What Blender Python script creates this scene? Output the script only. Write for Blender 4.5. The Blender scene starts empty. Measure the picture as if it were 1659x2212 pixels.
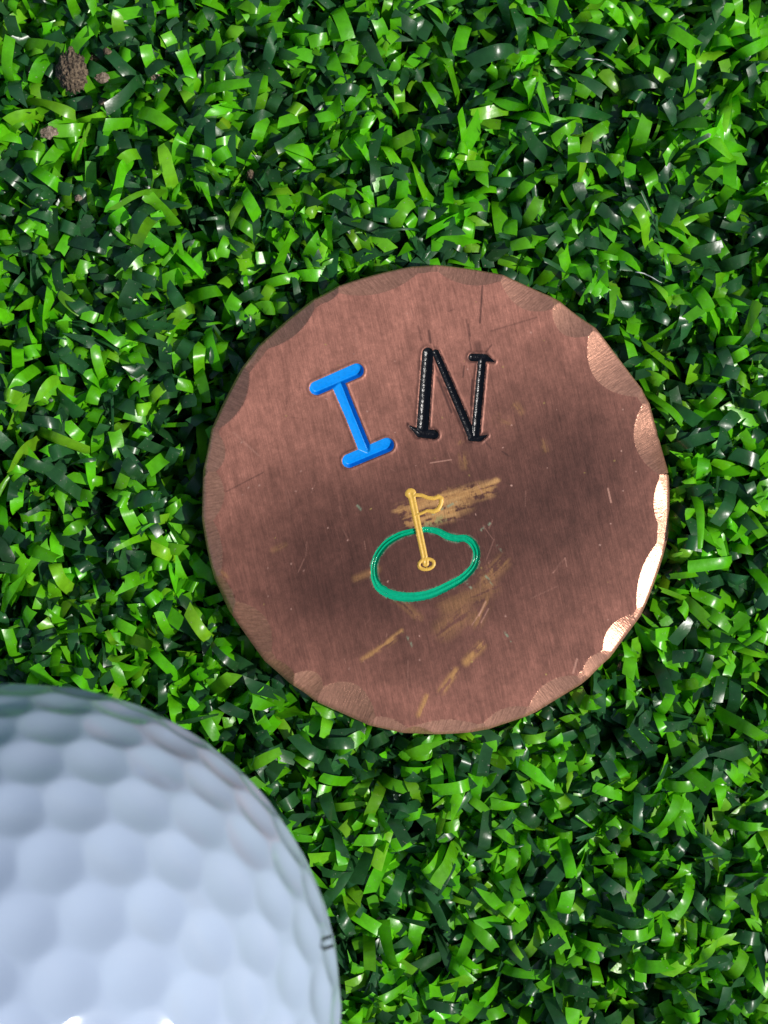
import bpy, bmesh, math, random
import numpy as np
from mathutils import Vector, Matrix
from mathutils.bvhtree import BVHTree

random.seed(7)
rng = np.random.default_rng(11)
MM = 0.001                      # everything below is written in millimetres
scene = bpy.context.scene
col = scene.collection

# ------------------------------------------------------------------ camera
TOP = 10.0                      # height of the copper face above the turf backing
DIST = 150.0                    # camera above the copper face
CAMZ = TOP + DIST
FPX = 925.06 / 17.553 * DIST     # focal length in pixels of the 3024 px wide photo
cam_d = bpy.data.cameras.new('camera')
cam_d.sensor_fit = 'HORIZONTAL'
cam_d.sensor_width = 36.0
cam_d.lens = 36.0 * FPX / 3024.0
cam_d.clip_start = 0.005
cam_d.clip_end = 20.0
cam_d.dof.use_dof = True
cam_d.dof.focus_distance = DIST * MM
cam_d.dof.aperture_fstop = cam_d.lens / 2.1
cam = bpy.data.objects.new('camera', cam_d)
cam.location = (0, 0, CAMZ * MM)
col.objects.link(cam)
scene.camera = cam

# ------------------------------------------------------------------ light
SUN_AZ, SUN_EL = math.radians(-13), math.radians(47)
world = bpy.data.worlds.new('World')
scene.world = world
world.use_nodes = True
wn = world.node_tree
bg = wn.nodes['Background']
sky = wn.nodes.new('ShaderNodeTexSky')
sky.sky_type = 'NISHITA'
sky.sun_disc = False
sky.sun_elevation = SUN_EL
sky.sun_rotation = math.pi / 2 - SUN_AZ
wn.links.new(sky.outputs[0], bg.inputs[0])
bg.inputs[1].default_value = 0.075
sun_d = bpy.data.lights.new('sun', 'SUN')
sun_d.energy = 3.1
sun_d.angle = math.radians(0.5)
sun_d.color = (1.0, 0.96, 0.90)
sun = bpy.data.objects.new('sun', sun_d)
sdir = Vector((math.cos(SUN_EL) * math.cos(SUN_AZ), math.cos(SUN_EL) * math.sin(SUN_AZ), math.sin(SUN_EL)))
sun.rotation_euler = sdir.to_track_quat('Z', 'Y').to_euler()
sun.location = sdir * 0.5
col.objects.link(sun)
vs = scene.view_settings
vs.view_transform = 'Standard'
vs.look = 'None'
vs.exposure = 0.0
vs.gamma = 1.0
vs.use_curve_mapping = False


# ------------------------------------------------------------------ helpers
def world_at(px, py, z):
    """point of the photo (1659 px wide measure) at height z, in mm"""
    k = (3024 / 1659) / FPX * (CAMZ - z)
    return ((px - 829.5) * k, (1106 - py) * k, z)


UNIT = 1.0


def build(name, V, F, mat=None, parent=None, smooth=True, colors=None, floats=None):
    """one mesh object from vertices in mm and an (n,4) or (n,3) face array"""
    V = np.asarray(V, dtype=np.float64)
    V = V * UNIT
    me = bpy.data.meshes.new(name)
    if isinstance(F, np.ndarray):
        n, k = F.shape
        me.vertices.add(len(V))
        me.vertices.foreach_set('co', (V * MM).astype(np.float32).ravel())
        me.loops.add(n * k)
        me.loops.foreach_set('vertex_index', F.astype(np.int32).ravel())
        me.polygons.add(n)
        me.polygons.foreach_set('loop_start', np.arange(0, n * k, k, dtype=np.int32))
        me.update(calc_edges=True)
        me.validate()
    else:
        me.from_pydata([tuple(v * MM) for v in V], [], F)
        me.update()
    me.polygons.foreach_set('use_smooth', np.full(len(me.polygons), smooth))
    if colors is not None:
        a = me.color_attributes.new('tint', 'FLOAT_COLOR', 'POINT')
        c = np.ones((len(V), 4), np.float32)
        c[:, :colors.shape[1]] = colors
        a.data.foreach_set('color', c.ravel())
    for key, val in (floats or {}).items():
        a = me.attributes.new(key, 'FLOAT', 'POINT')
        a.data.foreach_set('value', np.asarray(val, np.float32))
    if mat:
        me.materials.append(mat)
    o = bpy.data.objects.new(name, me)
    col.objects.link(o)
    if parent:
        o.parent = parent
    return o


def sub(V, F, keep, *arrs):
    f = F[keep]
    ids, inv = np.unique(f.ravel(), return_inverse=True)
    return (V[ids], inv.reshape(f.shape)) + tuple(a[ids] for a in arrs)


def empty(name, loc, label, cat, group=None):
    o = bpy.data.objects.new(name, None)
    o.empty_display_size = 0.004
    o.location = Vector(loc) * MM
    col.objects.link(o)
    o['label'] = label
    o['category'] = cat
    if group:
        o['group'] = group
    return o


def tag(o, label, cat, group=None):
    o['label'] = label
    o['category'] = cat
    if group:
        o['group'] = group


_lat = rng.random((257, 257))


def vnoise(x, y):
    """value noise, 0..1"""
    xi, yi = np.floor(x).astype(int), np.floor(y).astype(int)
    fx, fy = x - xi, y - yi
    fx, fy = fx * fx * (3 - 2 * fx), fy * fy * (3 - 2 * fy)
    g = lambda i, j: _lat[i % 257, j % 257]
    return ((g(xi, yi) * (1 - fx) + g(xi + 1, yi) * fx) * (1 - fy)
            + (g(xi, yi + 1) * (1 - fx) + g(xi + 1, yi + 1) * fx) * fy)


def fbm(x, y, o=4):
    s, a, t = 0, 0.5, 0
    for k in range(o):
        s = s + a * vnoise(x * 2 ** k + 17.3 * k, y * 2 ** k + 5.1 * k)
        t += a
        a *= 0.5
    return s / t


def sstep(a, b, x):
    t = np.clip((x - a) / (b - a), 0, 1)
    return t * t * (3 - 2 * t)


def seg_sdf(P, a, b, ra, rb):
    """distance to a tapered stroke and its local half width"""
    a, b = np.asarray(a), np.asarray(b)
    d = b - a
    t = np.clip(((P - a) @ d) / (d @ d + 1e-12), 0, 1)
    q = a + t[:, None] * d
    r = ra + (rb - ra) * t
    return np.hypot(*(P - q).T) - r, r


def poly_sdf(P, pts, rads):
    best = np.full(len(P), 1e9)
    rr = np.ones(len(P))
    for i in range(len(pts) - 1):
        s, r = seg_sdf(P, pts[i], pts[i + 1], rads[i], rads[i + 1])
        m = s < best
        best[m] = s[m]
        rr[m] = r[m]
    return best, rr


def smooth_closed(pts, n=6):
    pts = np.asarray(pts, float)
    out = []
    m = len(pts)
    for i in range(m):
        p0, p1, p2, p3 = pts[i - 1], pts[i], pts[(i + 1) % m], pts[(i + 2) % m]
        for k in range(n):
            t = k / n
            out.append(0.5 * (2 * p1 + (p2 - p0) * t + (2 * p0 - 5 * p1 + 4 * p2 - p3) * t * t
                              + (3 * p1 - p0 - 3 * p2 + p3) * t ** 3))
    out.append(out[0])
    return np.array(out)


# ------------------------------------------------------------------ materials
def new_mat(name):
    m = bpy.data.materials.new(name)
    m.use_nodes = True
    nt = m.node_tree
    return m, nt, nt.nodes['Principled BSDF']


def N(nt, kind, **kw):
    n = nt.nodes.new(kind)
    for k, v in kw.items():
        setattr(n, k, v)
    return n


def coords(nt, scale=(1, 1, 1), rot=(0, 0, 0)):
    tc = N(nt, 'ShaderNodeTexCoord')
    mp = N(nt, 'ShaderNodeMapping')
    mp.vector_type = 'POINT'
    mp.inputs['Rotation'].default_value = rot
    # object coordinates are metres: bring them to millimetres and then to the wanted frequency
    pre = N(nt, 'ShaderNodeVectorMath', operation='SCALE')
    pre.inputs[3].default_value = 1000.0
    nt.links.new(tc.outputs['Object'], pre.inputs[0])
    nt.links.new(pre.outputs[0], mp.inputs[0])
    mul = N(nt, 'ShaderNodeVectorMath', operation='MULTIPLY')
    mul.inputs[1].default_value = scale
    nt.links.new(mp.outputs[0], mul.inputs[0])
    return mul.outputs[0]


def noise(nt, vec, scale=1.0, detail=3.0, rough=0.55):
    n = N(nt, 'ShaderNodeTexNoise')
    n.inputs['Scale'].default_value = scale
    n.inputs['Detail'].default_value = detail
    n.inputs['Roughness'].default_value = rough
    nt.links.new(vec, n.inputs['Vector'])
    return n.outputs[0]


def remap(nt, val, a, b, c, d):
    n = N(nt, 'ShaderNodeMapRange')
    for i, v in zip((1, 2, 3, 4), (a, b, c, d)):
        n.inputs[i].default_value = v
    nt.links.new(val, n.inputs[0])
    return n.outputs[0]


def math2(nt, op, a, b):
    n = N(nt, 'ShaderNodeMath', operation=op)
    for i, v in enumerate((a, b)):
        if isinstance(v, (int, float)):
            n.inputs[i].default_value = v
        else:
            nt.links.new(v, n.inputs[i])
    return n.outputs[0]


def scale_col(nt, c, f):
    n = N(nt, 'ShaderNodeVectorMath', operation='SCALE')
    nt.links.new(c, n.inputs[0])
    nt.links.new(f, n.inputs[3])
    return n.outputs[0]


def bump(nt, h, dist, strength, bsdf):
    b = N(nt, 'ShaderNodeBump')
    b.inputs['Strength'].default_value = strength
    b.inputs['Distance'].default_value = dist * MM
    nt.links.new(h, b.inputs['Height'])
    nt.links.new(b.outputs[0], bsdf.inputs['Normal'])
    return b


def tint_of(nt):
    a = N(nt, 'ShaderNodeAttribute')
    a.attribute_name = 'tint'
    return a.outputs['Color']


def mat_blade():
    m, nt, b = new_mat('turf_plastic')
    c = tint_of(nt)
    f = remap(nt, noise(nt, coords(nt, (1.3, 1.3, 1.3)), 1.0, 3), 0.3, 0.7, 0.82, 1.15)
    c2 = scale_col(nt, c, f)
    # specks of dust and grit stuck to the plastic
    sp = remap(nt, noise(nt, coords(nt, (4.5,) * 3), 1.0, 2, 0.5), 0.70, 0.76, 0, 1)
    mixn = N(nt, 'ShaderNodeMix', data_type='RGBA')
    nt.links.new(math2(nt, 'MULTIPLY', sp, 0.75), mixn.inputs['Factor'])
    nt.links.new(c2, mixn.inputs['A'])
    mixn.inputs['B'].default_value = (0.50, 0.46, 0.36, 1)
    nt.links.new(mixn.outputs['Result'], b.inputs['Base Color'])
    b.inputs['Roughness'].default_value = 0.29
    b.inputs['IOR'].default_value = 1.5
    b.inputs['Specular IOR Level'].default_value = 0.6
    tr = N(nt, 'ShaderNodeBsdfTranslucent')
    nt.links.new(c2, tr.inputs[0])
    mx = N(nt, 'ShaderNodeMixShader')
    mx.inputs[0].default_value = 0.27
    nt.links.new(b.outputs[0], mx.inputs[1])
    nt.links.new(tr.outputs[0], mx.inputs[2])
    nt.links.new(mx.outputs[0], nt.nodes['Material Output'].inputs[0])
    bump(nt, noise(nt, coords(nt, (3, 3, 3)), 1.0, 1), 0.04, 0.3, b)
    return m


def mat_face():
    m, nt, b = new_mat('copper_patina')
    c = tint_of(nt)
    rot = (0, 0, math.radians(-13))
    grain = noise(nt, coords(nt, (8.0, 0.7, 1), rot), 1.0, 4, 0.65)
    fine = noise(nt, coords(nt, (9, 7, 8)), 1.0, 4, 0.7)
    f = math2(nt, 'MULTIPLY', remap(nt, grain, 0.25, 0.75, 0.74, 1.26), remap(nt, fine, 0.25, 0.75, 0.80, 1.2))
    nt.links.new(scale_col(nt, c, f), b.inputs['Base Color'])
    b.inputs['Metallic'].default_value = 0.38
    b.inputs['Specular IOR Level'].default_value = 0.35
    nt.links.new(remap(nt, grain, 0.25, 0.75, 0.58, 0.42), b.inputs['Roughness'])
    bump(nt, math2(nt, 'ADD', grain, math2(nt, 'MULTIPLY', fine, 0.5)), 0.02, 0.45, b)
    return m


def mat_facet():
    m, nt, b = new_mat('filed_copper')
    a = N(nt, 'ShaderNodeAttribute')
    a.attribute_name = 'across'
    v = N(nt, 'ShaderNodeCombineXYZ')
    nt.links.new(a.outputs['Fac'], v.inputs[0])
    a2 = N(nt, 'ShaderNodeAttribute')
    a2.attribute_name = 'along'
    nt.links.new(math2(nt, 'MULTIPLY', a2.outputs['Fac'], 0.12), v.inputs[1])
    st = noise(nt, v.outputs[0], 7.0, 3, 0.6)
    fine = noise(nt, coords(nt, (5, 5, 5)), 1.0, 4, 0.7)
    c = tint_of(nt)
    f = math2(nt, 'MULTIPLY', remap(nt, st, 0.25, 0.75, 0.7, 1.3), remap(nt, fine, 0.25, 0.75, 0.75, 1.2))
    nt.links.new(scale_col(nt, c, f), b.inputs['Base Color'])
    b.inputs['Metallic'].default_value = 0.5
    b.inputs['Roughness'].default_value = 0.27
    bump(nt, math2(nt, 'ADD', st, math2(nt, 'MULTIPLY', fine, 0.35)), 0.06, 0.55, b)
    return m


def mat_paint(name, rgb, rough=0.3, bdist=0.02, bscale=4, bstr=0.4):
    m, nt, b = new_mat(name)
    n = noise(nt, coords(nt, (bscale,) * 3), 1.0, 3)
    rgbn = N(nt, 'ShaderNodeRGB')
    rgbn.outputs[0].default_value = (*rgb, 1)
    f = remap(nt, n, 0.3, 0.7, 0.88, 1.1)
    nt.links.new(scale_col(nt, rgbn.outputs[0], f), b.inputs['Base Color'])
    b.inputs['Roughness'].default_value = rough
    bump(nt, n, bdist, bstr, b)
    return m


def mat_ball():
    m, nt, b = new_mat('glossy_white_urethane')
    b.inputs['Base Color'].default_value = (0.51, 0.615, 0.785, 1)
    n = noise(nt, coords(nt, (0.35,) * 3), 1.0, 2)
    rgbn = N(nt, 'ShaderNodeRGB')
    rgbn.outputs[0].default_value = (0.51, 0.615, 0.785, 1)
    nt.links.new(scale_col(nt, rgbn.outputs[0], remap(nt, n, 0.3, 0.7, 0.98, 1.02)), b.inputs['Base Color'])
    b.inputs['Roughness'].default_value = 0.12
    b.inputs['IOR'].default_value = 1.5
    b.inputs['Subsurface Weight'].default_value = 0.15
    b.inputs['Subsurface Radius'].default_value = (0.001, 0.001, 0.001)
    b.inputs['Subsurface Scale'].default_value = 0.6
    return m


def mat_dirt(name, lo, hi):
    m, nt, b = new_mat(name)
    n = noise(nt, coords(nt, (3.5,) * 3), 1.0, 5, 0.65)
    r = N(nt, 'ShaderNodeValToRGB')
    r.color_ramp.elements[0].position = 0.38
    r.color_ramp.elements[1].position = 0.66
    r.color_ramp.elements[0].color = (*lo, 1)
    r.color_ramp.elements[1].color = (*hi, 1)
    nt.links.new(n, r.inputs[0])
    nt.links.new(r.outputs[0], b.inputs['Base Color'])
    b.inputs['Roughness'].default_value = 0.85
    bump(nt, n, 0.25, 0.9, b)
    return m


M_blade, M_face, M_facet, M_ball = mat_blade(), mat_face(), mat_facet(), mat_ball()
M_blue = mat_paint('blue_enamel', (0.0, 0.30, 0.88), 0.28, 0.03, 4)
M_black = mat_paint('black_enamel', (0.004, 0.004, 0.005), 0.24, 0.05, 4, 1.0)
M_green = mat_paint('green_enamel', (0.001, 0.45, 0.23), 0.15, 0.01, 4)
M_yellow = mat_paint('yellow_enamel', (0.86, 0.52, 0.085), 0.35, 0.03, 5)
M_ink = mat_paint('black_ink', (0.02, 0.015, 0.03), 0.4)
M_pod = mat_dirt('dry_brown_husk', (0.035, 0.022, 0.015), (0.33, 0.24, 0.15))
M_soil = mat_dirt('pale_soil', (0.16, 0.11, 0.075), (0.55, 0.42, 0.32))

# ------------------------------------------------------------------ ground
mb, nt, b = new_mat('turf_backing')
nn = noise(nt, coords(nt, (0.8,) * 3), 1.0, 4)
r = N(nt, 'ShaderNodeValToRGB')
r.color_ramp.elements[0].color = (0.004, 0.012, 0.005, 1)
r.color_ramp.elements[1].color = (0.012, 0.05, 0.012, 1)
nt.links.new(nn, r.inputs[0])
nt.links.new(r.outputs[0], b.inputs['Base Color'])
b.inputs['Roughness'].default_value = 0.9
gs = 400.0
k = 40
gx, gy = np.meshgrid(np.linspace(-gs, gs, k + 1), np.linspace(-gs, gs, k + 1), indexing='ij')
gz = 0.4 * (fbm(gx * 0.03 + 40, gy * 0.03 + 40) - 0.5)
gi = np.arange((k + 1) ** 2).reshape(k + 1, k + 1)
gf = np.stack([gi[:-1, :-1], gi[1:, :-1], gi[1:, 1:], gi[:-1, 1:]], -1).reshape(-1, 4)
ground = build('artificial_turf', np.stack([gx, gy, gz], -1).reshape(-1, 3), gf, mb)
ground['kind'] = 'structure'
ground['label'] = 'green artificial turf mat of curled plastic blades'

# ------------------------------------------------------------------ copper ball marker
SC = 17.553 / 19.05                # the disc is drawn 38.1 mm wide and built at its true 35.1 mm
R = 19.05
TH = 2.3
PXMM = 26.64
DC = world_at(945, 1081, TOP)


def loc(px, py):
    return np.array([(px - 945) / PXMM, (1081 - py) / PXMM])


def c8(x, y): return loc(647.35 + .13888 * x, 768.05 + .13888 * y)
def c7(x, y): return loc(850.3 + .14881 * x, 713.2 + .14877 * y)
def c6(x, y): return loc(768.0 + .19841 * x, 1014.9 + .19841 * y)


k8, k7, k6 = .13888 / PXMM, .14881 / PXMM, .19841 / PXMM
STROKES_I = [([c8(265, 512), c8(885, 240)], [108 * k8, 112 * k8]),
             ([c8(600, 440), c8(810, 950), c8(1020, 1470)], [106 * k8, 96 * k8, 98 * k8]),
             ([c8(770, 1640), c8(1355, 1392)], [108 * k8, 112 * k8])]
STROKES_N = [([c7(495, 335), c7(420, 1420)], [82 * k7, 88 * k7]),
             ([c7(235, 1395), c7(380, 1500), c7(585, 1515)], [12 * k7, 62 * k7, 70 * k7]),
             ([c7(610, 330), c7(1140, 1545)], [52 * k7, 62 * k7]),
             ([c7(1285, 430), c7(1185, 1530)], [60 * k7, 62 * k7]),
             ([c7(1140, 395), c7(1330, 402), c7(1460, 455)], [58 * k7, 56 * k7, 9 * k7]),
             ([c7(1115, 1570), c7(1250, 1575), c7(1350, 1530)], [42 * k7, 44 * k7, 12 * k7])]
ring_pts = [(665, 665), (780, 650), (900, 672), (1000, 722), (1100, 747), (1200, 748), (1280, 805), (1322, 900),
            (1310, 1000), (1260, 1090), (1150, 1190), (1000, 1270), (850, 1340), (700, 1378), (550, 1385),
            (400, 1360), (280, 1300), (222, 1220), (200, 1120), (208, 1010), (255, 900), (350, 790), (480, 712),
            (580, 680)]
ring_r = [36, 36, 42, 46, 45, 46, 48, 46, 44, 46, 50, 54, 56, 58, 60, 58, 54, 48, 42, 42, 44, 44, 42, 38]
rs = smooth_closed([(x, y, w) for (x, y), w in zip(ring_pts, ring_r)], 5)
RING = ([c6(x, y) for x, y, w in rs], [w * .86 * k6 for x, y, w in rs])
POLE = ([c6(600, 262), c6(613, 300), c6(765, 1020)], [62 * k6, 40 * k6, 36 * k6])
PENN = ([c6(*p) for p in [(655, 275), (720, 278), (790, 305), (850, 312), (905, 292), (935, 312), (930, 372), (900, 430),
                          (850, 455), (775, 445), (720, 472), (665, 492)]],
        [20 * k6] * 4 + [24 * k6] * 5 + [16 * k6] * 3)
hp = []
for i in range(25):
    a = 2 * math.pi * i / 24
    ex, ey = 84 * math.cos(a), 56 * math.sin(a)
    hp.append(c6(772 + ex * .98 + ey * .17, 1028 - ex * .17 + ey * .98))
HOLE = (hp, [19 * k6] * 25)


def multi(P, strokes):
    out = [poly_sdf(P, *s) for s in strokes]
    return np.stack([o[0] for o in out]), np.stack([o[1] for o in out])


# facets round the edge: angle, inner depth, half width in degrees, slope in degrees
FACETS = [(105, 1.65, 10.5, 17), (82, 1.4, 8.5, 24), (66, 2.0, 7.8, 18), (53.3, 2.1, 6.3, 19), (37.5, 2.8, 9.8, 20),
          (38, 1.15, 11, 34), (15.5, 2.3, 9.2, 23), (-0.5, 1.4, 8, 14), (-19, 1.45, 10, 14), (-36.5, 1.6, 6.8, 15),
          (-46, 1.2, 5, 26), (-58.5, 1.75, 8, 25), (-72, 1.3, 7, 22), (-88, 1.25, 9.5, 22), (-94, 0.7, 5, 48),
          (-103, 1.0, 6, 20), (-114.3, 2.75, 8.3, 13), (-125, 2.0, 5, 17), (-132, 1.0, 5.5, 38), (-145.5, 2.2, 8.3, 13),
          (-156, 0.9, 6, 42), (-169, 1.25, 8.5, 26), (178.5, 1.8, 7.3, 17), (168.5, 1.5, 5.8, 22), (153.5, 1.5, 8.5, 30),
          (130.5, 1.4, 8.8, 32), (118.5, 0.7, 4, 30), (143, 0.6, 5, 32), (27, 0.7, 3.5, 30),
          (-50, 0.7, 6, 30), (-66, 0.75, 5, 30), (-80, 0.6, 5, 34), (7, 0.8, 4, 22),
          (94, 0.6, 4, 30), (-120, 0.6, 5, 32), (-163, 0.6, 4, 34), (173, 0.65, 4, 36), (60, 0.75, 5, 32)]


def facet_fields(P):
    out = []
    for th, dep, hw, sl in FACETS:
        t = math.radians(th)
        c, s = math.cos(t), math.sin(t)
        u = P[:, 0] * c + P[:, 1] * s
        v = -P[:, 0] * s + P[:, 1] * c
        d = R - dep
        hw = hw * 1.16
        w = R * math.sin(math.radians(hw))
        K = w * w / (R * math.cos(math.radians(hw)) - d)
        g = math.tan(math.radians(sl)) * (d + v * v / K - u)      # below zero where the tool has cut
        g = np.where(u > 0, g, 9.0)
        out.append(g)
    r_ = np.hypot(*P.T)
    a_ = np.arctan2(P[:, 1], P[:, 0])
    wv = 0.62 + 0.8 * (fbm(np.cos(a_) * 3.1 + 20, np.sin(a_) * 3.1 + 20, 3) - .5) * 1.6
    out.append(math.tan(math.radians(21)) * (R - np.clip(wv, .25, 1.2) - r_))   # filed bevel between the dents
    return np.stack(out)


def paint_field(P):
    si, _ = multi(P, STROKES_I)
    sn, _ = multi(P, STROKES_N)
    sr, _ = poly_sdf(P, *RING)
    sp, _ = poly_sdf(P, *POLE)
    sf, _ = poly_sdf(P, *PENN)
    sh, _ = poly_sdf(P, *HOLE)
    return np.stack([si.min(0), sn.min(0), sr, sp, sf, sh])


NA, NR = 1500, 232
rad = np.concatenate([np.linspace(0.25, R, NR)])
ang = np.arange(NA) * 2 * np.pi / NA
RR, AA = np.meshgrid(rad, ang, indexing='ij')
P = np.stack([RR * np.cos(AA), RR * np.sin(AA)], -1).reshape(-1, 2)
P += np.array([1.9, 3.0]) * (1 - (RR.ravel() / R) ** 2)[:, None]      # keep the grid's pole on bare metal
rr0 = np.hypot(*P.T)
aa0 = np.degrees(np.arctan2(P[:, 1], P[:, 0]))
flat = np.zeros(len(P))
for th, dep, hw, sl in FACETS:
    da = (aa0 - th + 180) % 360 - 180
    flat = np.maximum(flat, (0.05 + .11 * dep) * np.clip(1 - (da / (hw * 1.1)) ** 2, 0, 1))
flat += 0.14 * (fbm(np.cos(np.radians(aa0)) * 2.5 + 9, np.sin(np.radians(aa0)) * 2.5 + 9, 3) - .5)
shr = (flat * .62 - .11) * sstep(16.5, R, rr0)
P *= (1 - shr / np.maximum(rr0, 1))[:, None]
inner = (RR.ravel() < R - 0.05) & (RR.ravel() > 0.4)


def snap(P, field, width, mask):
    """slide grid points that lie next to a border onto it"""
    g = field(P)
    ids = np.where((np.abs(g) < width) & mask)[0]
    for _ in range(2):
        q = P[ids]
        g0 = field(q)
        e = 1e-3
        gx = (field(q + [e, 0]) - g0) / e
        gy = (field(q + [0, e]) - g0) / e
        n2 = gx * gx + gy * gy + 1e-9
        st = np.stack([g0 * gx / n2, g0 * gy / n2], -1)
        ln = np.hypot(*st.T)
        st *= np.minimum(1, 0.05 / (ln + 1e-9))[:, None]
        P[ids] = q - st
    return P


zone = np.hypot(P[:, 0] + 0.5, P[:, 1] - 1.5) < 13
P = snap(P, lambda q: paint_field(q).min(0), 0.042, inner & zone)
P = snap(P, lambda q: facet_fields(q).min(0), 0.012, inner & (RR.ravel() > 14))

FF = facet_fields(P)
fmin = FF.min(0)
fwin = FF.argmin(0)
Z = np.where(fmin < 0, np.minimum(fmin, 0), 0.0)
# the outer lip is rounded over and never sharper than the metal
lip = np.clip((RR.ravel() - (R - 0.25)) / 0.25, 0, 1)
Z -= 0.16 * lip ** 2
Z += 0.03 * (fbm(P[:, 0] * 0.25 + 30, P[:, 1] * 0.25 + 30, 3) - 0.5)
# stamped letters: V grooves
si, ri = multi(P, STROKES_I)
dI = []
for (pts, rads), s_ in zip(STROKES_I, si):
    best = np.zeros(len(P))
    for i in range(len(pts) - 1):
        a_, b_ = np.asarray(pts[i]), np.asarray(pts[i + 1])
        d_ = (b_ - a_) / np.linalg.norm(b_ - a_)
        nrm = np.array([-d_[1], d_[0]])
        if nrm @ np.array([.6, -.8]) < 0:
            nrm = -nrm
        off = (P - a_) @ nrm
        rr_ = (rads[i] + rads[i + 1]) / 2
        s1, _ = seg_sdf(P, a_, b_, rads[i], rads[i + 1])
        dep_ = np.minimum(np.minimum(0.60 * (off + rr_), 1.6 * (rr_ - off)), -s1 * 1.6)
        best = np.maximum(best, np.where(s1 < 0, np.clip(dep_, 0, None), 0))
    dI.append(best)
dI = np.array(dI)
groove = dI.max(0)
sn, rn = multi(P, STROKES_N)
tN = np.clip(-sn / rn, 0, 1)
dN = rn * 0.52 * (1 - (1 - tN) ** 2) * (tN > 0)
groove = np.maximum(groove, dN.max(0))
Z -= groove
# raised burr of displaced metal along the grooves
near = np.minimum(si.min(0), sn.min(0))
Z += 0.05 * np.exp(-((near - 0.10) / 0.10) ** 2) * (near > 0)
srg, rrg = poly_sdf(P, *RING)
t = np.clip(-srg / rrg, 0, 1)
bottom_w = sstep(1245 * 1.0, 1330, (1014.9 * 0 + (1081 - P[:, 1] * PXMM - 1014.9) / .19841))
Z -= np.where(srg < 0, 0.22 * np.sin(np.pi * np.clip(t * 1.02, 0, 1)) * (1 - 0.35 * bottom_w) + 0.06 * t, 0)
for F_ in (POLE, PENN, HOLE):
    s_, r_ = poly_sdf(P, *F_)
    t = np.clip(-s_ / r_, 0, 1)
    h = 0.085 * np.sqrt(np.clip(1 - (1 - t) ** 2, 0, 1))
    if F_ is POLE:
        h = h * (1 - 0.85 * np.exp(-((t - 1) / 0.28) ** 2))
    Z = np.where(s_ < 0, np.maximum(Z, 0) * 0 + h, Z)

# mottled patina, paint smears, scratches, and a dark camera reflection painted into the colour
X, Y = P[:, 0], P[:, 1]
refl_noise = fbm(X * 0.16 + 3, Y * 0.16 + 9, 4)
dn = (-Y * 0.90 + X * 0.43) + (refl_noise - .5) * 6.5           # across the dark band that paints in the camera's reflection
refl_mask = np.where(dn < 2.5, sstep(-14, 2.5, dn), 1 - .38 * sstep(2.5, 17, dn))
refl_mask = refl_mask * (1 - .35 * sstep(12.5, 18.5, np.hypot(X, Y) + (refl_noise - .5) * 7))  # painted reflection eases off toward the rim
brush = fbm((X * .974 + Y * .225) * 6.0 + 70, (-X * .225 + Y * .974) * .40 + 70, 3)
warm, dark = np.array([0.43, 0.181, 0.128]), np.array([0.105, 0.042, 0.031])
colr = warm[None] * (1 - refl_mask[:, None]) + dark[None] * refl_mask[:, None]
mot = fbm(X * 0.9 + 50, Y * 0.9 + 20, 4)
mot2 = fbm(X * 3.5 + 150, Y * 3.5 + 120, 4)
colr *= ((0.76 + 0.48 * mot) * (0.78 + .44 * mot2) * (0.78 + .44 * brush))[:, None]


def mixc(mask, rgb):
    global colr
    m = np.clip(mask, 0, 1)[:, None]
    colr = colr * (1 - m) + np.asarray(rgb)[None] * m


def streak(angle, along, across, sx=0.0):
    ca, sa = math.cos(angle), math.sin(angle)
    return fbm((X * ca + Y * sa) * along + sx, (-X * sa + Y * ca) * across + sx * 1.7, 4)


def capm(a, b, r, soft=0.35):
    s, _ = seg_sdf(P, a, b, r, r)
    return 1 - sstep(-soft * r, soft * r, s)


n1 = streak(0.30, 0.7, 4.5, 11)
n2 = fbm(X * 3.2 + 90, Y * 3.2 + 90, 5)
reg = np.maximum.reduce([capm(c6(590, 560), c6(1050, 455), 75 * k6, .9), capm(c6(690, 370), c6(1440, 215), 72 * k6, .9),
                         capm(c6(480, 450), c6(720, 400), 60 * k6, .9) * .85, capm(c6(1380, 200), c6(1540, 120), 30 * k6, .9),
                         capm(c6(980, 330), c6(1150, 330), 110 * k6, .9) * .85])
smear = reg * sstep(0.40, 0.52, n1 * 0.5 + n2 * 0.5 + 0.17 * (reg - .5))
mixc(smear * 0.95, (0.50, 0.26, 0.095))
core = reg * sstep(0.52, 0.64, n1)
mixc(core * 0.5, (0.66, 0.38, 0.15))
mixc(capm(c6(790, 575), c6(1000, 520), 38 * k6, .9) * sstep(.42, .6, n2) * .8, (0.36, 0.33, 0.13))
n3 = streak(-1.25, 0.8, 5.0, 61)
for (a, b_, r_, k_) in [((785, 1425), (850, 1380), .22, .8), ((838, 1385), (868, 1362), .14, .7), ((1040, 1395), (1008, 1430), .30, .85),
                        ((985, 1450), (955, 1492), .26, .9), ((922, 1505), (905, 1545), .20, .9), ((965, 1310), (1060, 1270), .6, .3),
                        ((1030, 1345), (1050, 1300), .4, .4), ((1050, 1250), (1085, 1215), .5, .5), ((960, 1360), (1000, 1330), .7, .35),
                        ((768, 1250), (815, 1230), .25, .4), ((855, 1290), (905, 1335), .3, .3), ((1175, 955), (1180, 975), .22, .35),
                        ((1078, 905), (1095, 912), .4, .22), ((1005, 942), (990, 960), .15, .4), ((590, 1188), (615, 1178), .2, .25),
                        ((1115, 875), (1125, 890), .25, .4), ((475, 1235), (485, 1245), .3, .5), ((1000, 985), (1003, 1005), .3, .4)]:
    mixc(capm(loc(*a), loc(*b_), r_ * .9, 1.3) * sstep(.36, .52, streak(math.atan2(-(b_[1] - a[1]), b_[0] - a[0]), .5, 5.0, 61) * .7 + n2 * .3) * k_, (0.55, 0.29, 0.10))
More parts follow.
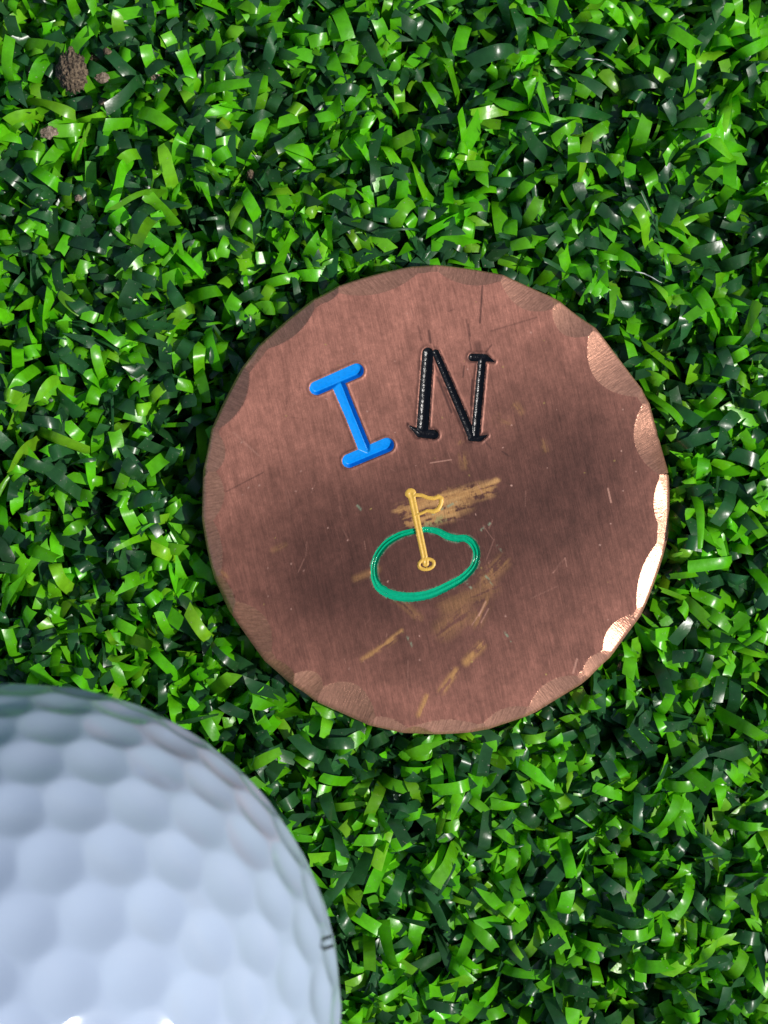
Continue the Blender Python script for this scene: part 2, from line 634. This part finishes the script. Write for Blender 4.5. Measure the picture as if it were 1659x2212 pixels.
for (a, b_) in [((772, 1092), (780, 1101)), ((1010, 1262), (1018, 1270)), ((1085, 1190), (1075, 1180)), ((880, 1375), (890, 1395)),
                ((1040, 1145), (1060, 1130)), ((935, 1110), (985, 1085)), ((1050, 1245), (1065, 1262)), ((1090, 1365), (1105, 1385))]:
    mixc(capm(loc(*a), loc(*b_), .08, .9) * sstep(.4, .55, n2) * .7, (0.28, 0.38, 0.25))
# fine scratches
sr = np.random.default_rng(5)
for i in range(60):
    a0 = sr.random() * 2 * np.pi
    rr_ = 16.2 * np.sqrt(sr.random())
    c0 = np.array([rr_ * np.cos(a0), rr_ * np.sin(a0)])
    an = sr.normal(-1.34, 0.25) if sr.random() < .6 else sr.random() * np.pi
    ln = sr.exponential(.7) + 0.2
    d0 = np.array([np.cos(an), np.sin(an)]) * ln / 2
    near_ = np.abs(P - c0).max(1) < ln / 2 + 0.3
    s, _ = seg_sdf(P[near_], c0 - d0, c0 + d0, .025, .015)
    m = np.zeros(len(P))
    m[near_] = 1 - sstep(-.03, .05, s)
    if sr.random() < .62:
        mixc(m * sr.uniform(.12, .45), (0.55, 0.27, 0.20))
    else:
        mixc(m * sr.uniform(.3, .7), (0.09, 0.035, 0.03))
for i in range(70):
    a0 = sr.random() * 2 * np.pi
    rr_ = 17 * np.sqrt(sr.random())
    c0 = np.array([rr_ * np.cos(a0), rr_ * np.sin(a0)])
    rad_ = sr.uniform(.04, .10)
    near_ = np.abs(P - c0).max(1) < .4
    m = np.zeros(len(P))
    m[near_] = 1 - sstep(.4 * rad_, 1.2 * rad_, np.hypot(*(P[near_] - c0).T))
    mixc(m * sr.uniform(.4, .9), (0.72, 0.42, 0.33) if sr.random() < .7 else (0.50, 0.36, 0.10))
for (a, b_, r_, k_) in [((1042, 618), (1037, 697), .07, .75), ((1015, 725), (1012, 700), .07, .6), ((1007, 690), (1018, 755), .06, .5),
                        ((490, 1062), (569, 1021), .05, .5), ((1032, 745), (1038, 765), .28, .45), ((1050, 760), (1062, 745), .06, .6),
                        ((930, 740), (926, 715), .10, .7), ((910, 735), (903, 705), .06, .5), ((1060, 715), (1160, 685), .05, .45),
                        ((1000, 815), (1003, 790), .05, .7), ((1017, 875), (1020, 820), .06, .8), ((945, 815), (975, 890), .10, .75),
                        ((880, 915), (888, 930), .10, .7), ((1085, 975), (1100, 985), .06, .6), ((1045, 950), (1062, 970), .06, .5)]:
    mixc(capm(loc(*a), loc(*b_), r_, .7) * k_, (0.05, 0.022, 0.020))
for (a, b_, r_, k_) in [((1195, 1238), (1222, 1205), .03, .45), ((1222, 1205), (1226, 1225), .03, .4), ((505, 935), (560, 985), .05, .35),
                        ((1035, 1330), (1050, 1300), .05, .6), ((1020, 1350), (1040, 1320), .04, .5), ((1040, 1345), (1056, 1315), .04, .5),
                        ((930, 1000), (975, 993), .05, .5), ((1315, 1055), (1322, 1085), .06, .7), ((1240, 1455), (1248, 1425), .07, .6)]:
    mixc(capm(loc(*a), loc(*b_), r_, .7) * k_, (0.72, 0.38, 0.28))
# black paint left in the burrs along the N, blue halo of the I
edge = np.exp(-((sn.min(0) - .07) / .06) ** 2) * (sn.min(0) > 0) * sstep(.35, .6, n2 + 0.0)
mixc(edge * .85, (0.03, 0.015, 0.015))
edge = np.exp(-((si.min(0) - .04) / .04) ** 2) * (si.min(0) > 0)
mixc(edge * .5, (0.10, 0.05, 0.06))
edge = np.exp(-((srg - .03) / .06) ** 2) * (srg > 0) * sstep(.45, .6, n2)
mixc(edge * .6, (0.25, 0.40, 0.25))

# faces of the top surface, then one part per kind of surface
idx = np.arange(NR * NA).reshape(NR, NA)
nx = np.roll(idx, -1, 1)
quads = np.stack([idx[:-1], idx[1:], nx[1:], nx[:-1]], -1).reshape(-1, 4)
V3 = np.column_stack([P, Z])
cen = P[quads].mean(1)
pf = paint_field(cen)
ff = facet_fields(cen)
cls = np.zeros(len(quads), int)                      # 0 face
pin = pf < 0
cls[pin[0]] = 1
cls[pin[1]] = 2
cls[pin[2]] = 3
cls[pin[3]] = 4
cls[pin[4] & ~pin[3]] = 5
cls[pin[5] & ~pin[3]] = 6
fm, fw = ff.min(0), ff.argmin(0)
isf = (fm < 0) & (cls == 0)
cls[isf] = 100 + fw[isf]

marker = empty('ball_marker', (DC[0], DC[1], TOP), 'round hammered copper disc stamped with letters I N and a flag on a green', 'ball marker')
marker.rotation_euler = (math.radians(0.3), math.radians(2.4), 0)
UNIT = SC
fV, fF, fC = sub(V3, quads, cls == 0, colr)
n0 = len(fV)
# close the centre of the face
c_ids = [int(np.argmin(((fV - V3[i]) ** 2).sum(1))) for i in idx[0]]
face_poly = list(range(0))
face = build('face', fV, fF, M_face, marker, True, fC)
cap = build('face_centre', V3[idx[0]], [tuple(range(NA))], M_face, None, True, colr[idx[0]])
bmj = bmesh.new()
bmj.from_mesh(face.data)
bmj.from_mesh(cap.data)
bmj.to_mesh(face.data)
bmj.free()
bpy.data.objects.remove(cap)
for k_, (nm, mt, lb) in {1: ('letter', M_blue, 'blue letter I'), 2: ('letter', M_black, 'black letter N'),
                         3: ('putting_green_outline', M_green, None)}.items():
    v_, f_ = sub(V3, quads, cls == k_)
    o = build(nm, v_, f_, mt, marker)
    if lb:
        o['label'] = lb
emblem = None
for k_, nm in ((4, 'flagstick'), (5, 'pennant'), (6, 'hole_ring')):
    v_, f_ = sub(V3, quads, cls == k_)
    o = build(nm, v_, f_, M_yellow, marker if emblem is None else emblem)
    if emblem is None:
        emblem = o
fcol = np.random.default_rng(3)
for i, (th, dep, hw, sl) in enumerate(FACETS + [(0, 0, 0, 0)]):
    bevel = i == len(FACETS)
    keep = cls == 100 + i
    if keep.sum() < 12:
        continue
    v_, f_, c_ = sub(V3, quads, keep, colr)
    t = math.radians(th)
    skew = math.radians(th + fcol.normal(0, 14))
    al = v_[:, 0] * math.cos(skew) + v_[:, 1] * math.sin(skew)
    ac = -v_[:, 0] * math.sin(skew) + v_[:, 1] * math.cos(skew) + 37.0 * i
    fresh = fcol.uniform(.65, 1.0)
    if bevel:
        fresh = .75
    base = np.array([0.68, 0.335, 0.215]) * fcol.uniform(.78, 1.18)      # some dents fresher than others
    cc = c_ * 0.9 * (1 - fresh) + base[None] * fresh
    if bevel:
        al, ac = np.hypot(v_[:, 0], v_[:, 1]), np.arctan2(v_[:, 1], v_[:, 0]) * R
    build('bevel' if bevel else 'facet', v_, f_, M_facet, marker, True, cc, {'across': ac, 'along': al})
# edge wall and underside
rim = V3[idx[-1]]
zs = [None, -0.5, -1.1, -1.7, -TH + .25, -TH]
offs = [0, .05, .08, .03, -.05, -.30]
rows = [rim]
rang = np.arctan2(rim[:, 1], rim[:, 0])
for z_, o_ in zip(zs[1:], offs[1:]):
    rr_ = np.hypot(rim[:, 0], rim[:, 1]) + o_
    zz = np.minimum(rim[:, 2] + (z_ / -TH) * (-TH - rim[:, 2]), rim[:, 2])
    rows.append(np.column_stack([rr_ * np.cos(rang), rr_ * np.sin(rang), zz]))
sv = np.concatenate(rows)
si_ = np.arange(len(rows) * NA).reshape(len(rows), NA)
sn_ = np.roll(si_, -1, 1)
sq = np.stack([si_[:-1], si_[1:], sn_[1:], sn_[:-1]], -1).reshape(-1, 4)
scol = np.tile(np.array([[0.36, 0.16, 0.11]]), (len(sv), 1))
a_full = np.tile(ang * R, len(rows))
build('edge', sv, sq, M_facet, marker, True, scol, {'across': a_full, 'along': sv[:, 2]})
step = 10
build('underside', rows[-1][::step], [tuple(range(NA // step))[::-1]], M_face, marker, False, np.tile(dark[None], (NA // step, 1)))

UNIT = 1.0
# ------------------------------------------------------------------ golf ball
BR = 21.335
BC = np.array([-24.10, -32.57, TOP + 19.0])


def on_ball(x, y, lift=0.0):
    """source pixel (3024 wide photo) to a direction from the ball's centre"""
    d = np.array([(x - 1512) / FPX, (2016 - y) / FPX, -1.0])
    d /= np.linalg.norm(d)
    o = np.array([0, 0, CAMZ]) - BC
    bq = o @ d
    cq = o @ o - BR * BR
    disc = bq * bq - cq
    if disc < 0:
        p = o - bq * d
    else:
        p = o + (-bq - math.sqrt(disc)) * d
    return p / np.linalg.norm(p)


z5 = [(810, 360), (735, 495), (985, 580), (1190, 850), (60, 700), (310, 680), (635, 675), (930, 745), (205, 940), (530, 915), (805, 920),
      (1080, 1055), (1294, 1130), (1424, 1290), (1370, 990), (90, 1292), (415, 1217), (717, 1160), (965, 1370), (1220, 1375),
      (300, 1567), (650, 1478), (1030, 610)]
z5 = [p for p in z5 if p != (1030, 610)]
fixed = [on_ball(.8439 * x, 2600 + .8439 * y) for x, y in z5]
fixed += [on_ball(.42194 * x, 2600 + .42194 * y) for x, y in [(405, 600), (1010, 610), (225, 945), (850, 925), (540, 365), (1120, 440), (-170, 620)]]
fixed = np.array(fixed)
br = np.random.default_rng(21)
NF = 432
gi_ = np.arange(NF) + .5
fz = 1 - 2 * gi_ / NF
fa = gi_ * np.pi * (3 - 5 ** .5)
fib = np.column_stack([np.sqrt(1 - fz ** 2) * np.cos(fa), np.sqrt(1 - fz ** 2) * np.sin(fa), fz])
sp = math.sqrt(4 * math.pi / NF / .866)
fib = fib[(np.arccos(np.clip(fib @ fixed.T, -1, 1)).min(1) > sp * .72)]
D = np.concatenate([fixed, fib])
nd = len(D)
nfx = len(fixed)
for it in range(420):
    diff = D[:, None] - D[None]
    d2 = (diff ** 2).sum(-1) + np.eye(nd)
    f = (diff / d2[..., None] ** 2.0).sum(1)
    f -= (f * D).sum(1)[:, None] * D
    ln = np.linalg.norm(f, axis=1)[:, None]
    stp = 0.06 * (1 - it / 420) + 0.0008
    D = D + f / (ln + 1e-9) * np.minimum(stp, ln * 2e-4)
    D /= np.linalg.norm(D, axis=1)[:, None]
    D[:nfx] = .93 * D[:nfx] + .07 * fixed
    D /= np.linalg.norm(D, axis=1)[:, None]
dd = np.arccos(np.clip(D @ D.T, -1, 1)) + np.eye(nd) * 9
dr = np.sort(dd, 1)[:, :4].mean(1) * 0.535
bmb = bmesh.new()
bmesh.ops.create_icosphere(bmb, subdivisions=8, radius=1.0)
meb = bpy.data.meshes.new('tmp')
bmb.to_mesh(meb)
bmb.free()
nv = len(meb.vertices)
bv = np.empty(nv * 3, np.float32)
meb.vertices.foreach_get('co', bv)
bv = bv.reshape(-1, 3).astype(float)
bf = np.empty(len(meb.polygons) * 3, np.int32)
meb.polygons.foreach_get('vertices', bf)
bf = bf.reshape(-1, 3)
bpy.data.meshes.remove(meb)
bv /= np.linalg.norm(bv, axis=1)[:, None]


def dimple(dirs):
    h = np.zeros(len(dirs))
    for s in range(0, len(dirs), 20000):
        a = np.arccos(np.clip(dirs[s:s + 20000] @ D.T, -1, 1))
        x = a / dr[None]
        h[s:s + 20000] = (np.clip(1 - x * x, 0, 1) ** 1.4).max(1)
    return BR - 0.31 * h


ball = empty('golf_ball', (BC[0], BC[1], BC[2] - BR), 'white dimpled golf ball resting on the turf beside the copper disc', 'golf ball')
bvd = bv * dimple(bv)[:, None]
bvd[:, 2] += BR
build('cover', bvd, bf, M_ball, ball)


def ribbon_on_ball(pts, wd):
    """flat printed line lying on the ball's skin"""
    dens = []
    for (x0, y0), (x1, y1) in zip(pts[:-1], pts[1:]):
        for q in range(8):
            dens.append((x0 + (x1 - x0) * q / 8, y0 + (y1 - y0) * q / 8))
    dens.append(pts[-1])
    d = np.array([on_ball(*p) for p in dens])
    t = np.gradient(d, axis=0)
    s = np.cross(t, d)
    s /= np.linalg.norm(s, axis=1)[:, None]
    L = []
    for sg in (-1, 1):
        q = d + s * sg * wd / 2 / BR
        q /= np.linalg.norm(q, axis=1)[:, None]
        q = q * (dimple(q) + 0.012)[:, None]
        q[:, 2] += BR
        L.append(q)
    n = len(d)
    vv = np.concatenate(L)
    ff_ = np.array([[i, i + 1, n + i + 1, n + i] for i in range(n - 1)])
    return vv, ff_


mk = lambda x, y: (1200 + .12055 * x, 3600 + .12055 * y)
parts_v, parts_f, o_ = [], [], 0
for pts, wd in [([mk(960, 690), mk(880, 715), mk(545, 840)], .21), ([mk(545, 840), mk(505, 1030)], .07),
                ([mk(505, 1030), mk(650, 1150), mk(890, 1050), mk(990, 985)], .20)]:
    v_, f_ = ribbon_on_ball(pts, wd)
    parts_v.append(v_)
    parts_f.append(f_ + o_)
    o_ += len(v_)
pm_ = build('printed_mark', np.concatenate(parts_v), np.concatenate(parts_f), M_ink, ball)


# ------------------------------------------------------------------ turf blades
def make_blades(n, xr, yr, segs, seed, hole=None):
    g = np.random.default_rng(seed)
    root = np.column_stack([g.uniform(-xr, xr, n), g.uniform(-yr, yr, n)])
    if hole:
        root = root[(np.abs(root[:, 0]) > hole[0]) | (np.abs(root[:, 1]) > hole[1])]
        n = len(root)
    top_l = np.clip(g.gamma(5, .34, n), .8, 3.5)                      # the length that lies over and shows
    L = top_l + g.uniform(3.0, 4.5, n)
    frac = 1 - top_l / L                                              # where the strip bends over
    phi0 = g.uniform(0, 2 * np.pi, n)
    th0 = np.radians(g.uniform(0, 40, n))
    th1 = np.radians(np.clip(g.normal(80, 24, n), 20, 135))
    curl = np.abs(g.normal(0, .65, n)) * np.where(g.random(n) < .8, 1, -1)
    big = g.random(n) < .04
    curl[big] = g.uniform(2.5, 4.5, big.sum())                        # rolled up into a ring
    dphi = g.normal(0, 0.25, n)
    roll0 = g.normal(0, 0.42, n)
    droll = g.normal(0, 0.55, n)
    tw = g.random(n) < .15
    droll[tw] *= 3.0
    wid = np.clip(g.normal(0.92, 0.09, n), .65, 1.2)
    thin = g.random(n) < 0.07
    wid[thin] *= g.uniform(.15, .45, thin.sum())
    S = segs
    u = np.linspace(0, 1, S + 1)[None]
    bend = 1 / (1 + np.exp(-(u - frac[:, None]) / .045))
    over_ = np.clip((u - frac[:, None]) / (1 - frac[:, None]), 0, 1)
    fold = np.where(g.random(n) < .28, g.normal(0, .8, n), 0)[:, None] / (1 + np.exp(-(over_ - g.uniform(.3, .8, (n, 1))) / .05))
    kink = g.normal(0, 0.16, (n, 1)) * np.sin(u * g.uniform(5, 12, (n, 1)) + g.uniform(0, 6, (n, 1)))
    th = th0[:, None] + (th1 - th0)[:, None] * bend + curl[:, None] * over_ + kink + fold
    ph = phi0[:, None] + dphi[:, None] * u + 0.5 * kink
    rl = roll0[:, None] + droll[:, None] * (over_ - .5) + 0.6 * kink
    T = np.stack([np.sin(th) * np.cos(ph), np.sin(th) * np.sin(ph), np.cos(th)], -1)
    ds = (L / S)[:, None, None]
    C = np.concatenate([np.zeros((n, 1, 3)), np.cumsum((T[:, 1:] + T[:, :-1]) / 2 * ds, 1)], 1)
    B0 = np.stack([-np.sin(ph), np.cos(ph), 0 * ph], -1)
    N0 = np.cross(B0, T)
    W = B0 * np.cos(rl)[..., None] + N0 * np.sin(rl)[..., None]
    Nn = np.cross(W, T)
    Nn *= np.where(Nn[..., 2:3] < 0, -1, 1)
    # tip, not root, is spread evenly: recentre on the upper half of the blade
    mid = C[:, S * 3 // 4, :2]
    C[..., :2] += root[:, None] - mid[:, None]
    clump = fbm(root[:, 0] * 0.22 + 60, root[:, 1] * 0.22 + 60, 3)
    ztop = 7.4 + g.normal(0, 0.95, n) + (clump - .5) * 6.0
    low = g.random(n) < .25
    ztop[low] -= g.uniform(.8, 3.0, low.sum())
    C[..., 2] += (ztop - C[..., 2].max(1))[:, None]
    halfw = (wid / 2)[:, None, None] * np.ones((n, S + 1, 1))
    taper = g.random(n) < .08
    halfw[taper] *= np.linspace(1, .25, S + 1)[None, :, None] ** .7
    cup = g.uniform(-.08, .17, n)[:, None, None] * wid[:, None, None]
    left, right, mid_ = C - W * halfw, C + W * halfw, C + Nn * cup
    cut = np.where(g.random(n) < .4, g.normal(0, .5, n), g.normal(0, .1, n))[:, None] * wid[:, None]                 # slanted scissor cut at the tip
    left[:, -1] += T[:, -1] * cut
    right[:, -1] -= T[:, -1] * cut
    mid_[:, -1] += T[:, -1] * g.normal(0, .09, n)[:, None]            # ragged cut
    V = np.stack([left, mid_, right], 2)                              # n, S+1, 3, 3
    # press blades down where the disc or the ball stands on them
    rd = np.hypot(V[..., 0] - DC[0], V[..., 1] - DC[1])
    over = np.where(rd < R * SC + 0.25 + 2.8 * np.clip((.85 * (DC[0] - V[..., 0]) + .5 * (V[..., 1] - DC[1]) + 2) / 17.0, 0, 1), V[..., 2] - (TOP - TH * SC - 0.2 - 0.045 * (V[..., 0] - DC[0])), -9).max((1, 2))
    rb2 = (V[..., 0] - BC[0]) ** 2 + (V[..., 1] - BC[1]) ** 2
    zb = BC[2] - np.sqrt(np.clip((BR + .15) ** 2 - rb2, 0, None))
    overb = np.where(rb2 < (BR + .15) ** 2, V[..., 2] - zb, -9)
    overb = np.where(V[..., 2] > BC[2] + 5, -9, overb).max((1, 2))
    V[..., 2] -= np.maximum(np.maximum(over, overb), 0)[:, None, None] * 1.0
    bright = g.random(n) < 0.54
    base = np.where(bright[:, None], np.array([[0.140, 0.60, 0.008]]), np.array([[0.030, 0.130, 0.036]]))
    base = base * g.uniform(.75, 1.2, (n, 1)) * (1 + g.normal(0, .07, (n, 3)))
    yel = bright & (g.random(n) < .2)
    base[yel] *= np.array([1.5, 1.0, 2.0])
    cols = np.repeat(base[:, None], (S + 1) * 3, 1)
    cols = np.clip(cols, 0.001, .8)
    q = np.arange((S + 1) * 3).reshape(S + 1, 3)
    f1 = np.stack([q[:-1, :-1], q[1:, :-1], q[1:, 1:], q[:-1, 1:]], -1).reshape(-1, 4)
    F = (np.arange(n) * (S + 1) * 3)[:, None, None] + f1[None]
    return V.reshape(n, -1, 3), F, cols, f1


SEG = 12
bV, bF, bC, f1 = make_blades(23000, 44, 54, SEG, 104)
nb = len(bV)
flat_v = bV.reshape(-1, 3)
flat_f = bF.reshape(-1, 4)
# which blades show largest from the camera
tree = BVHTree.FromPolygons((flat_v).tolist(), flat_f.tolist(), all_triangles=False)
cnt = np.zeros(nb, int)
org = Vector((0, 0, CAMZ))
per = len(f1)
for iy in range(0, 4032, 20):
    for ix in range(0, 3024, 20):
        dx, dy = (ix - 1512) / FPX, (2016 - iy) / FPX
        if math.hypot(dx * DIST - DC[0], dy * DIST - DC[1]) < R * SC or math.hypot(ix - 110, iy - 3920) < 1240:
            continue
        h = tree.ray_cast(org, Vector((dx, dy, -1)).normalized())
        if h[2] is not None:
            cnt[h[2] // per] += 1
top = set(np.argsort(-cnt)[:300].tolist())
for i in sorted(top):
    c = bV[i][:, :].mean(0)
    o = build('grass_blade', bV[i] - c, f1, M_blade, ground, True, bC[i])
    o.location = Vector(c) * MM
rest = np.array([i for i in range(nb) if i not in top])
rv = bV[rest]
rf = (np.arange(len(rest)) * rv.shape[1])[:, None, None] + f1[None]
o = build('grass_blades', rv.reshape(-1, 3), rf.reshape(-1, 4), M_blade, ground, True, bC[rest].reshape(-1, 3))
o['kind'] = 'stuff'
oV, oF, oC, g1 = make_blades(24000, 110, 120, 7, 202, (43.5, 53.5))
o = build('grass_blades', oV.reshape(-1, 3), oF.reshape(-1, 4), M_blade, ground, True, oC.reshape(-1, 3))
o['kind'] = 'stuff'


# ------------------------------------------------------------------ bits of debris
def lump(seed, size, rough, wrinkle=0.0, subd=5):
    bm_ = bmesh.new()
    bmesh.ops.create_icosphere(bm_, subdivisions=subd, radius=1.0)
    v = np.array([x.co[:] for x in bm_.verts])
    f = np.array([[q.index for q in p.verts] for p in bm_.faces])
    bm_.free()
    th = np.arctan2(v[:, 1], v[:, 0])
    n = fbm(v[:, 0] * 1.6 + seed * 7.1 + 20, v[:, 1] * 1.6 + v[:, 2] * 1.3 + seed * 3.3 + 20, 4) - .5
    n2_ = fbm(v[:, 0] * 6 + seed + 40, v[:, 1] * 3 + v[:, 2] * 5 + 40, 3) - .5
    rr_ = 1 + rough * 2 * n + wrinkle * 1.6 * np.abs(n2_) * 2 - wrinkle * .5
    v = v * rr_[:, None] * np.asarray(size)[None]
    return v, f


pod = empty('seed_husk', world_at(159, 161, 8.0), 'dark brown wrinkled seed husk lodged in the turf at upper left', 'seed husk')
v_, f_ = lump(1, (1.12, 1.5, .95), .08, .30)
a = math.radians(8)
v_[:, :2] = v_[:, :2] @ np.array([[math.cos(a), math.sin(a)], [-math.sin(a), math.cos(a)]])
v_[:, 2] += .9
build('shell', v_, f_, M_pod, pod)
v_, f_ = lump(2, (.26, .34, .26), .2, .1, 4)
v_ += np.array([-.05, 1.55, 1.1])
build('stalk', v_, f_, M_pod, pod)
for (px, py, z, sz, mt, nm, lb, sd) in [
        (206, 121, 9.2, (.48, .42, .4), M_pod, 'husk_fragment', 'small brown husk fragment just right of the large seed husk', 3),
        (232, 112, 9.3, (.30, .26, .26), M_pod, 'husk_fragment', 'tiny tan husk fragment topmost near the seed husk', 4),
        (224, 168, 9.4, (.70, .36, .25), M_soil, 'dirt_crumb', 'broad pale dirt crumb close to the right side of the seed husk', 5),
        (226, 221, 9.2, (.42, .26, .25), M_soil, 'dirt_crumb', 'small pale dirt crumb below and right of the seed husk', 6),
        (334, 163, 9.4, (.34, .36, .25), M_soil, 'dirt_crumb', 'tan dirt crumb farthest right of the crumbs around the seed husk', 7),
        (105, 286, 9.3, (.62, .45, .25), M_soil, 'dirt_crumb', 'pale dirt crumb below and left of the seed husk', 8),
        (170, 428, 9.0, (.34, .26, .25), M_soil, 'dirt_crumb', 'small tan dirt crumb lowest of those below the seed husk', 9),
        (541, 379, 9.0, (.28, .42, .25), M_pod, 'dirt_crumb', 'brown dirt crumb alone in the turf between seed husk and copper disc', 10)]:
    o_v, o_f = lump(sd, sz, .42, .2, 4)
    # sit on whatever blade is highest there
    w = world_at(px, py, z)
    hit = tree.ray_cast(org, (Vector(w) - org).normalized())
    p = hit[0] if hit[0] is not None else Vector(w)
    ob = build(nm, o_v, o_f, mt)
    ob.location = (p + Vector((0, 0, sz[2] * .5))) * MM
    tag(ob, lb, 'debris', 'dirt and husk crumbs on the turf')

# two stray hairs of frayed plastic lying on the blades
M_hair = mat_paint('frayed_pale_filament', (0.62, 0.64, 0.60), 0.3)
for pts, lb in [([(1372, 588), (1392, 591), (1408, 600), (1429, 611)], 'pale bent filament lying on the turf by the upper right edge of the copper disc'),
                ([(1262, 129), (1276, 127), (1290, 130), (1304, 131)], 'short pale filament on the turf far above the copper disc')]:
    ctr = []
    for px, py in pts:
        w = world_at(px, py, 9.0)
        ctr.append(Vector((w[0], w[1], 9.1)))
    fine_ = []
    for i in range(len(ctr) - 1):
        for k_ in range(4):
            fine_.append(ctr[i].lerp(ctr[i + 1], k_ / 4) + Vector((0, 0, .12 * math.sin(i * 4 + k_))))
    fine_.append(ctr[-1])
    vv, fl = [], []
    for i, c in enumerate(fine_):
        t_ = (fine_[min(i + 1, len(fine_) - 1)] - fine_[max(i - 1, 0)]).normalized()
        a_ = t_.cross(Vector((0, 0, 1))).normalized()
        b_ = t_.cross(a_)
        r_ = .055 * (1 - .5 * i / len(fine_))
        for k_ in range(6):
            an = k_ * math.pi / 3
            vv.append(c + a_ * math.cos(an) * r_ + b_ * math.sin(an) * r_)
        if i:
            for k_ in range(6):
                fl.append((6 * i - 6 + k_, 6 * i - 6 + (k_ + 1) % 6, 6 * i + (k_ + 1) % 6, 6 * i + k_))
    fl += [tuple(range(5, -1, -1)), tuple(range(6 * len(fine_) - 6, 6 * len(fine_)))]
    ob = build('loose_filament', np.array([v[:] for v in vv]), fl, M_hair)
    tag(ob, lb, 'filament', 'stray filaments on the turf')
